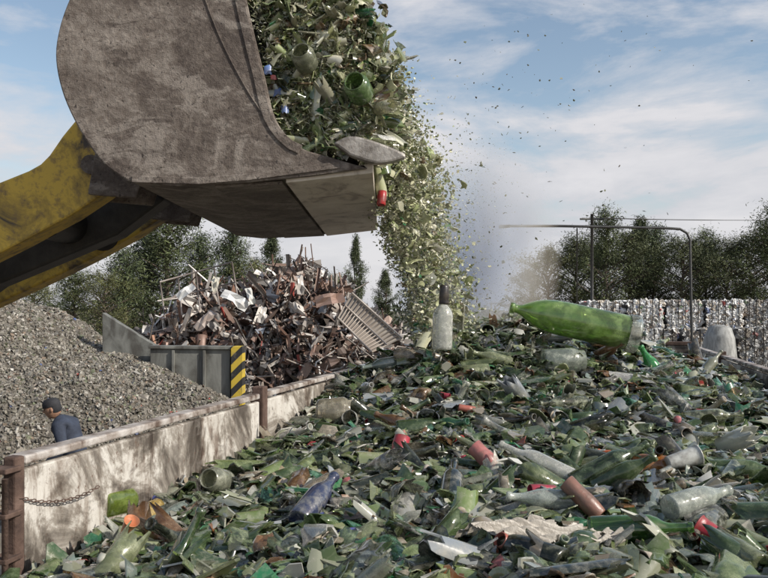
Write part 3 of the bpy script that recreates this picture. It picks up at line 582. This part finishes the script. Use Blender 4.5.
# ------------------------------------------------ trees
def leafmat():
    m,nt,b=nmat('foliage'); c=attr(nt); nt.links.new(c,b.inputs['Base Color']); b.inputs['Roughness'].default_value=.6
    b.inputs['Specular IOR Level'].default_value=.2; return m
M['leaf']=leafmat(); M['bark']=simple('bark',[(.3,(.05,.035,.025)),(.7,(.13,.1,.08))],6,.9)
leafT=[T_from([[-.5,0,-.0],[0,-.10,.03],[.5,0,0],[0,.10,-.03]],[[0,1,2,3]]),T_from([[-.5,0,0],[-.1,-.08,.08],[.5,.05,0],[.1,.08,-.05]],[[0,1,2,3]])]
def tree_mesh(name,seed,h,R,conif,base,nclump=170,nl=85):
    r=np.random.default_rng(seed); bt=Batch()
    bend=[(r.normal(0,.15)*i/4,r.normal(0,.15)*i/4,h*.96*i/5) for i in range(6)]
    bt.one(tube_T(bend,[.02*h*(1-.17*i) for i in range(6)],8),col=(.1,.08,.06),mat=1)
    for c in range(nclump):
        t=r.uniform(.08,1)**.85; lump=1+.35*math.sin(seed+t*14)
        env=(1-t)**.75*1.15+.06 if conif else math.sin(math.pi*min(1,(t*.85+.13)))**.6*.9+.1
        a=r.uniform(0,2*np.pi); rr=R*env*lump*r.uniform(.35,1.2)*(1+.25*math.sin(3*a+seed))
        hz=t*h+ (rr*.3 if not conif else rr*.2)
        cx,cy=rr*math.cos(a),rr*math.sin(a)
        if r.random()<.45: bt.one(tube_T([(0,0,max(.1,hz-rr*.5)),(cx*.5,cy*.5,hz-rr*.2),(cx,cy,hz)],[.05,.035,.012],5),col=(.09,.07,.05),mat=1)
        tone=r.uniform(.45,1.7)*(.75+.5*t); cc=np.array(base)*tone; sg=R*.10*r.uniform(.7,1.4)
        ln_=r.normal(0,1,(nl,3))*np.array([sg,sg,sg*.7]); ln_+=np.outer(r.normal(0,1,nl),[cx*.15,cy*.15,sg*1.0])
        pos=ln_+np.array([cx,cy,hz])
        for k in range(2):
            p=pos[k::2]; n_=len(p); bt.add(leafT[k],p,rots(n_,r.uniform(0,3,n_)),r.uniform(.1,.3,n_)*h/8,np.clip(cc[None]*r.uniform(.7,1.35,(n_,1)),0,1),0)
    o=bt.build(name,[M['leaf'],M['bark']]); return o
kinds=[('pine_tree',1,8,2.3,True,(.066,.08,.036)),('pine_tree',2,8,2.0,True,(.06,.076,.038)),('broadleaf_tree',3,8,2.6,False,(.08,.085,.036)),('cypress_tree',4,8,1.3,True,(.058,.07,.036)),('broadleaf_tree',5,8,2.4,False,(.063,.072,.034))]
protos=[]
def place(k,px,py,d,wid=1.0):
    e=W(px,py,d); hgt=e[2]; nm=kinds[k][0]
    if k>=len(protos) or protos[k] is None:
        while len(protos)<=k: protos.append(None)
        o=tree_mesh(*kinds[k]); protos[k]=o
    else: o=bpy.data.objects.new(nm,protos[k].data); COL.objects.link(o)
    s=hgt/8.2; o.location=(e[0],d,0); o.scale=(s*wid,s*wid,s); o.rotation_euler[2]=random.uniform(0,6)
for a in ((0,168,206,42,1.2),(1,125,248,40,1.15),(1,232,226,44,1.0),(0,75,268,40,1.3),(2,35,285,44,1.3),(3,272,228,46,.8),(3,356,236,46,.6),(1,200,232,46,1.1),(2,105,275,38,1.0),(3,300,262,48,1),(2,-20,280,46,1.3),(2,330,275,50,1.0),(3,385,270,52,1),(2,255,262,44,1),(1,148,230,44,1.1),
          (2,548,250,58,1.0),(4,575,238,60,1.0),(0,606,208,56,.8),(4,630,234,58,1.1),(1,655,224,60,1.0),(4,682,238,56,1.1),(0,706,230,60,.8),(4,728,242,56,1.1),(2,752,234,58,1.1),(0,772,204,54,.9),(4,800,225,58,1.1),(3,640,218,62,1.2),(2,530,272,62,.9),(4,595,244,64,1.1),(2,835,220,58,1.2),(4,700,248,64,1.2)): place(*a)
db=Batch()
N=9000; x=rng.uniform(-120,140,N); y=rng.uniform(85,100,N); hz=2.6+1.2*np.sin(x*.13)+.8*np.sin(x*.41+1)
z=rng.uniform(0,1,N)*hz
for k in range(2): db.add(leafT[k],np.stack([x,y,z],1)[k::2],rots(len(x[k::2]),rng.uniform(0,3,len(x[k::2]))),rng.uniform(1.0,2.2,len(x[k::2])),np.array([(.08,.095,.06)])*rng.uniform(.6,1.4,(len(x[k::2]),1)),0)
db.build('distant_tree_line',[M['leaf']])
# ------------------------------------------------ man
man=empty('man')
M['jacket']=simple('navy_jacket',[(.3,(.018,.023,.038)),(.7,(.045,.058,.09))],9,.85); M['skin']=simple('skin',[(.3,(.3,.16,.1)),(.7,(.42,.25,.17))],8,.6)
M['trous']=simple('work_trousers',[(.3,(.02,.02,.025)),(.7,(.06,.06,.065))],9,.9); M['cap']=simple('dark_cap',[(.3,(.01,.01,.012)),(.7,(.03,.03,.035))],9,.8)
def skinobj(name,verts,edges,rad,mats,root=0,matfn=None,sub=2):
    me=bpy.data.meshes.new(name); me.from_pydata([tuple(v) for v in verts],edges,[]); o=bpy.data.objects.new(name,me); COL.objects.link(o)
    m=o.modifiers.new('skin','SKIN'); m.use_smooth_shade=True
    for i,r_ in enumerate(rad): me.skin_vertices[0].data[i].radius=(r_,r_*0.85 if i else r_)
    me.skin_vertices[0].data[root].use_root=True
    s=o.modifiers.new('s','SUBSURF'); s.levels=sub; s.render_levels=sub
    for m_ in mats: me.materials.append(m_)
    o.parent=man; return o
mx,my=-3.82,9.7
def mp(x,y,z): return (mx+x,my+y,z)
skinobj('torso_and_arms',[mp(.12,0,.92),mp(.06,0,1.12),mp(-.02,0,1.34),mp(-.09,0,1.47),mp(-.13,0,1.53),mp(-.05,-.19,1.42),mp(.03,-.26,1.16),mp(-.17,-.27,.97),mp(-.05,.19,1.42),mp(-.02,.27,1.15),mp(-.22,.25,1.0)],
 [(0,1),(1,2),(2,3),(3,4),(3,5),(5,6),(6,7),(3,8),(8,9),(9,10)],[.165,.17,.19,.14,.07,.085,.06,.045,.085,.06,.045],[M['jacket']])
skinobj('legs',[mp(.12,0,.93),mp(.12,-.1,.86),mp(.04,-.11,.48),mp(.12,-.11,.08),mp(-.08,-.12,.05),mp(.12,.1,.86),mp(.16,.11,.48),mp(.28,.11,.08),mp(.1,.12,.05)],
 [(0,1),(1,2),(2,3),(3,4),(0,5),(5,6),(6,7),(7,8)],[.15,.1,.07,.05,.045,.1,.07,.05,.045],[M['trous']])
hc=np.array(mp(-.2,0,1.6))
bpy.ops.mesh.primitive_uv_sphere_add(segments=28,ring_count=20,radius=1,location=(0,0,0)); ho=bpy.context.object; ho.name='head'
for v in ho.data.vertices:
    x,y,z=v.co; w=.078*(1-.18*max(0,-z)); d_=.1
    X=x*d_; 
    if x<-.8 and -.25<z<.05 and abs(y)<.25: X-=.018*(1-abs(y)/.25)
    if x<-.6 and abs(z-.12)<.12 and .2<abs(y)<.55: X+=.008
    if x<-.7 and abs(z+.45)<.08 and abs(y)<.3: X-=.005
    if z<-.7: X-=.01
    v.co=(X,y*w,z*.118)
for p in ho.data.polygons: p.use_smooth=True
ho.data.materials.append(M['skin']); ho.location=tuple(hc); ho.rotation_euler=(0,-.25,.1); ho.parent=man
def hp(name,loc,sc_,mat):
    bpy.ops.mesh.primitive_uv_sphere_add(segments=16,ring_count=10,radius=1,location=loc); o=bpy.context.object; o.name=name; o.scale=sc_; o.data.materials.append(mat); o.parent=ho
    for p in o.data.polygons: p.use_smooth=True
for s_ in (-1,1):
    hp('ear',(.01,s_*.077,-.005),(.018,.01,.03),M['skin']); hp('eye',(-.087,s_*.03,.014),(.01,.012,.008),M['cap'])
hp('hair',(.022,0,.012),(.088,.081,.1),M['cap'])
cap_=revolve([(.104,0),(.107,.02),(.1,.06),(.07,.095),(.001,.108)],24); o=obj('cap_crown',cap_,M['cap'],ho); o.location=(0,0,.03); o.scale=(1,.82,1)
brim=T_from([[-.09,-.06,.0],[-.14,-.055,-.008],[-.17,0,-.012],[-.14,.055,-.008],[-.09,.06,0],[-.09,-.06,.008],[-.14,-.055,0],[-.17,0,-.004],[-.14,.055,0],[-.09,.06,.008]],[[4,3,2,1,0],[5,6,7,8,9],[0,1,6,5],[1,2,7,6],[2,3,8,7],[3,4,9,8],[4,0,5,9]])
o=obj('cap_brim',brim,M['cap'],ho); o.location=(0,0,.035)
for s_,wr in ((-1,np.array(mp(-.19,-.27,.95))),(1,np.array(mp(-.24,.25,.98)))):
    V=[wr,wr+[-.05,0,-.04]];E=[(0,1)];Rr=[.03,.034]
    for k,(dy,l) in enumerate(((-.03,.07),(-.01,.08),(.01,.075),(.03,.06))):
        b0=len(V); V+= [wr+[-.075,dy,-.06],wr+[-.075-l*.45,dy,-.07-l*.4],wr+[-.07-l*.5,dy,-.08-l*.85]]; E+=[(1,b0),(b0,b0+1),(b0+1,b0+2)]; Rr+=[.011,.009,.008]
    b0=len(V); V+=[wr+[-.04,-s_*.035,-.05],wr+[-.07,-s_*.055,-.08]];E+=[(1,b0),(b0,b0+1)];Rr+=[.012,.009]
    skinobj('hand',V,E,Rr,[M['skin']],0,sub=1)
# ------------------------------------------------ world, sun, camera
sv=Vector((.76,-.36,.56)).normalized(); el=math.asin(sv.z); rot=math.atan2(sv.x,sv.y)
w=bpy.data.worlds.new('World'); scene.world=w; w.use_nodes=True; nt=w.node_tree; bg=nt.nodes['Background']
sk=nt.nodes.new('ShaderNodeTexSky'); sk.sky_type='NISHITA'; sk.sun_disc=False; sk.sun_elevation=el; sk.sun_rotation=rot; sk.dust_density=1.0; sk.ozone_density=1.5
tc=nt.nodes.new('ShaderNodeTexCoord'); mpn=nt.nodes.new('ShaderNodeMapping'); mpn.inputs['Scale'].default_value=(1.0,1.0,3.2); mpn.inputs['Location'].default_value=(.35,.2,.1); nt.links.new(tc.outputs['Generated'],mpn.inputs['Vector'])
n=nt.nodes.new('ShaderNodeTexNoise'); n.inputs['Scale'].default_value=3.4; n.inputs['Detail'].default_value=10; n.inputs['Roughness'].default_value=.6; n.inputs['Distortion'].default_value=.25; nt.links.new(mpn.outputs[0],n.inputs['Vector'])
sx=nt.nodes.new('ShaderNodeSeparateXYZ'); nt.links.new(tc.outputs['Generated'],sx.inputs[0])
mr=nt.nodes.new('ShaderNodeMapRange'); mr.inputs[1].default_value=.0; mr.inputs[2].default_value=.36; mr.inputs[3].default_value=.30; mr.inputs[4].default_value=-.06; nt.links.new(sx.outputs['Z'],mr.inputs[0])
ad=nt.nodes.new('ShaderNodeMath'); ad.operation='ADD'; nt.links.new(n.outputs['Fac'],ad.inputs[0]); nt.links.new(mr.outputs[0],ad.inputs[1])
r=ramp(nt,ad.outputs[0],[(.46,0.0),(.64,.95)])
cl=ramp(nt,n.outputs['Fac'],[(.38,(4.9,5.0,5.4)),(.6,(6.4,6.3,6.5))])
c=mixc(nt,1.0,sk.outputs[0],(1.5,1.36,1.2),'MULTIPLY')
c=mixc(nt,r.outputs['Color'],c,cl.outputs['Color']); nt.links.new(c,bg.inputs['Color']); bg.inputs['Strength'].default_value=.12
L=bpy.data.lights.new('sun','SUN'); L.energy=5.0; L.angle=math.radians(.53); L.color=(1,.95,.87); lo=bpy.data.objects.new('sun',L); COL.objects.link(lo); lo.rotation_euler=sv.to_track_quat('Z','Y').to_euler()
cam=bpy.data.cameras.new('camera'); co=bpy.data.objects.new('camera',cam); COL.objects.link(co); co.location=(0,0,H); co.rotation_euler=(math.radians(90),0,0)
cam.sensor_width=36; cam.lens=36*F/768; cam.shift_y=21/768; cam.clip_end=5000; cam.clip_start=.05; scene.camera=co
scene.view_settings.view_transform='Standard'; scene.view_settings.look='None'; scene.view_settings.exposure=0
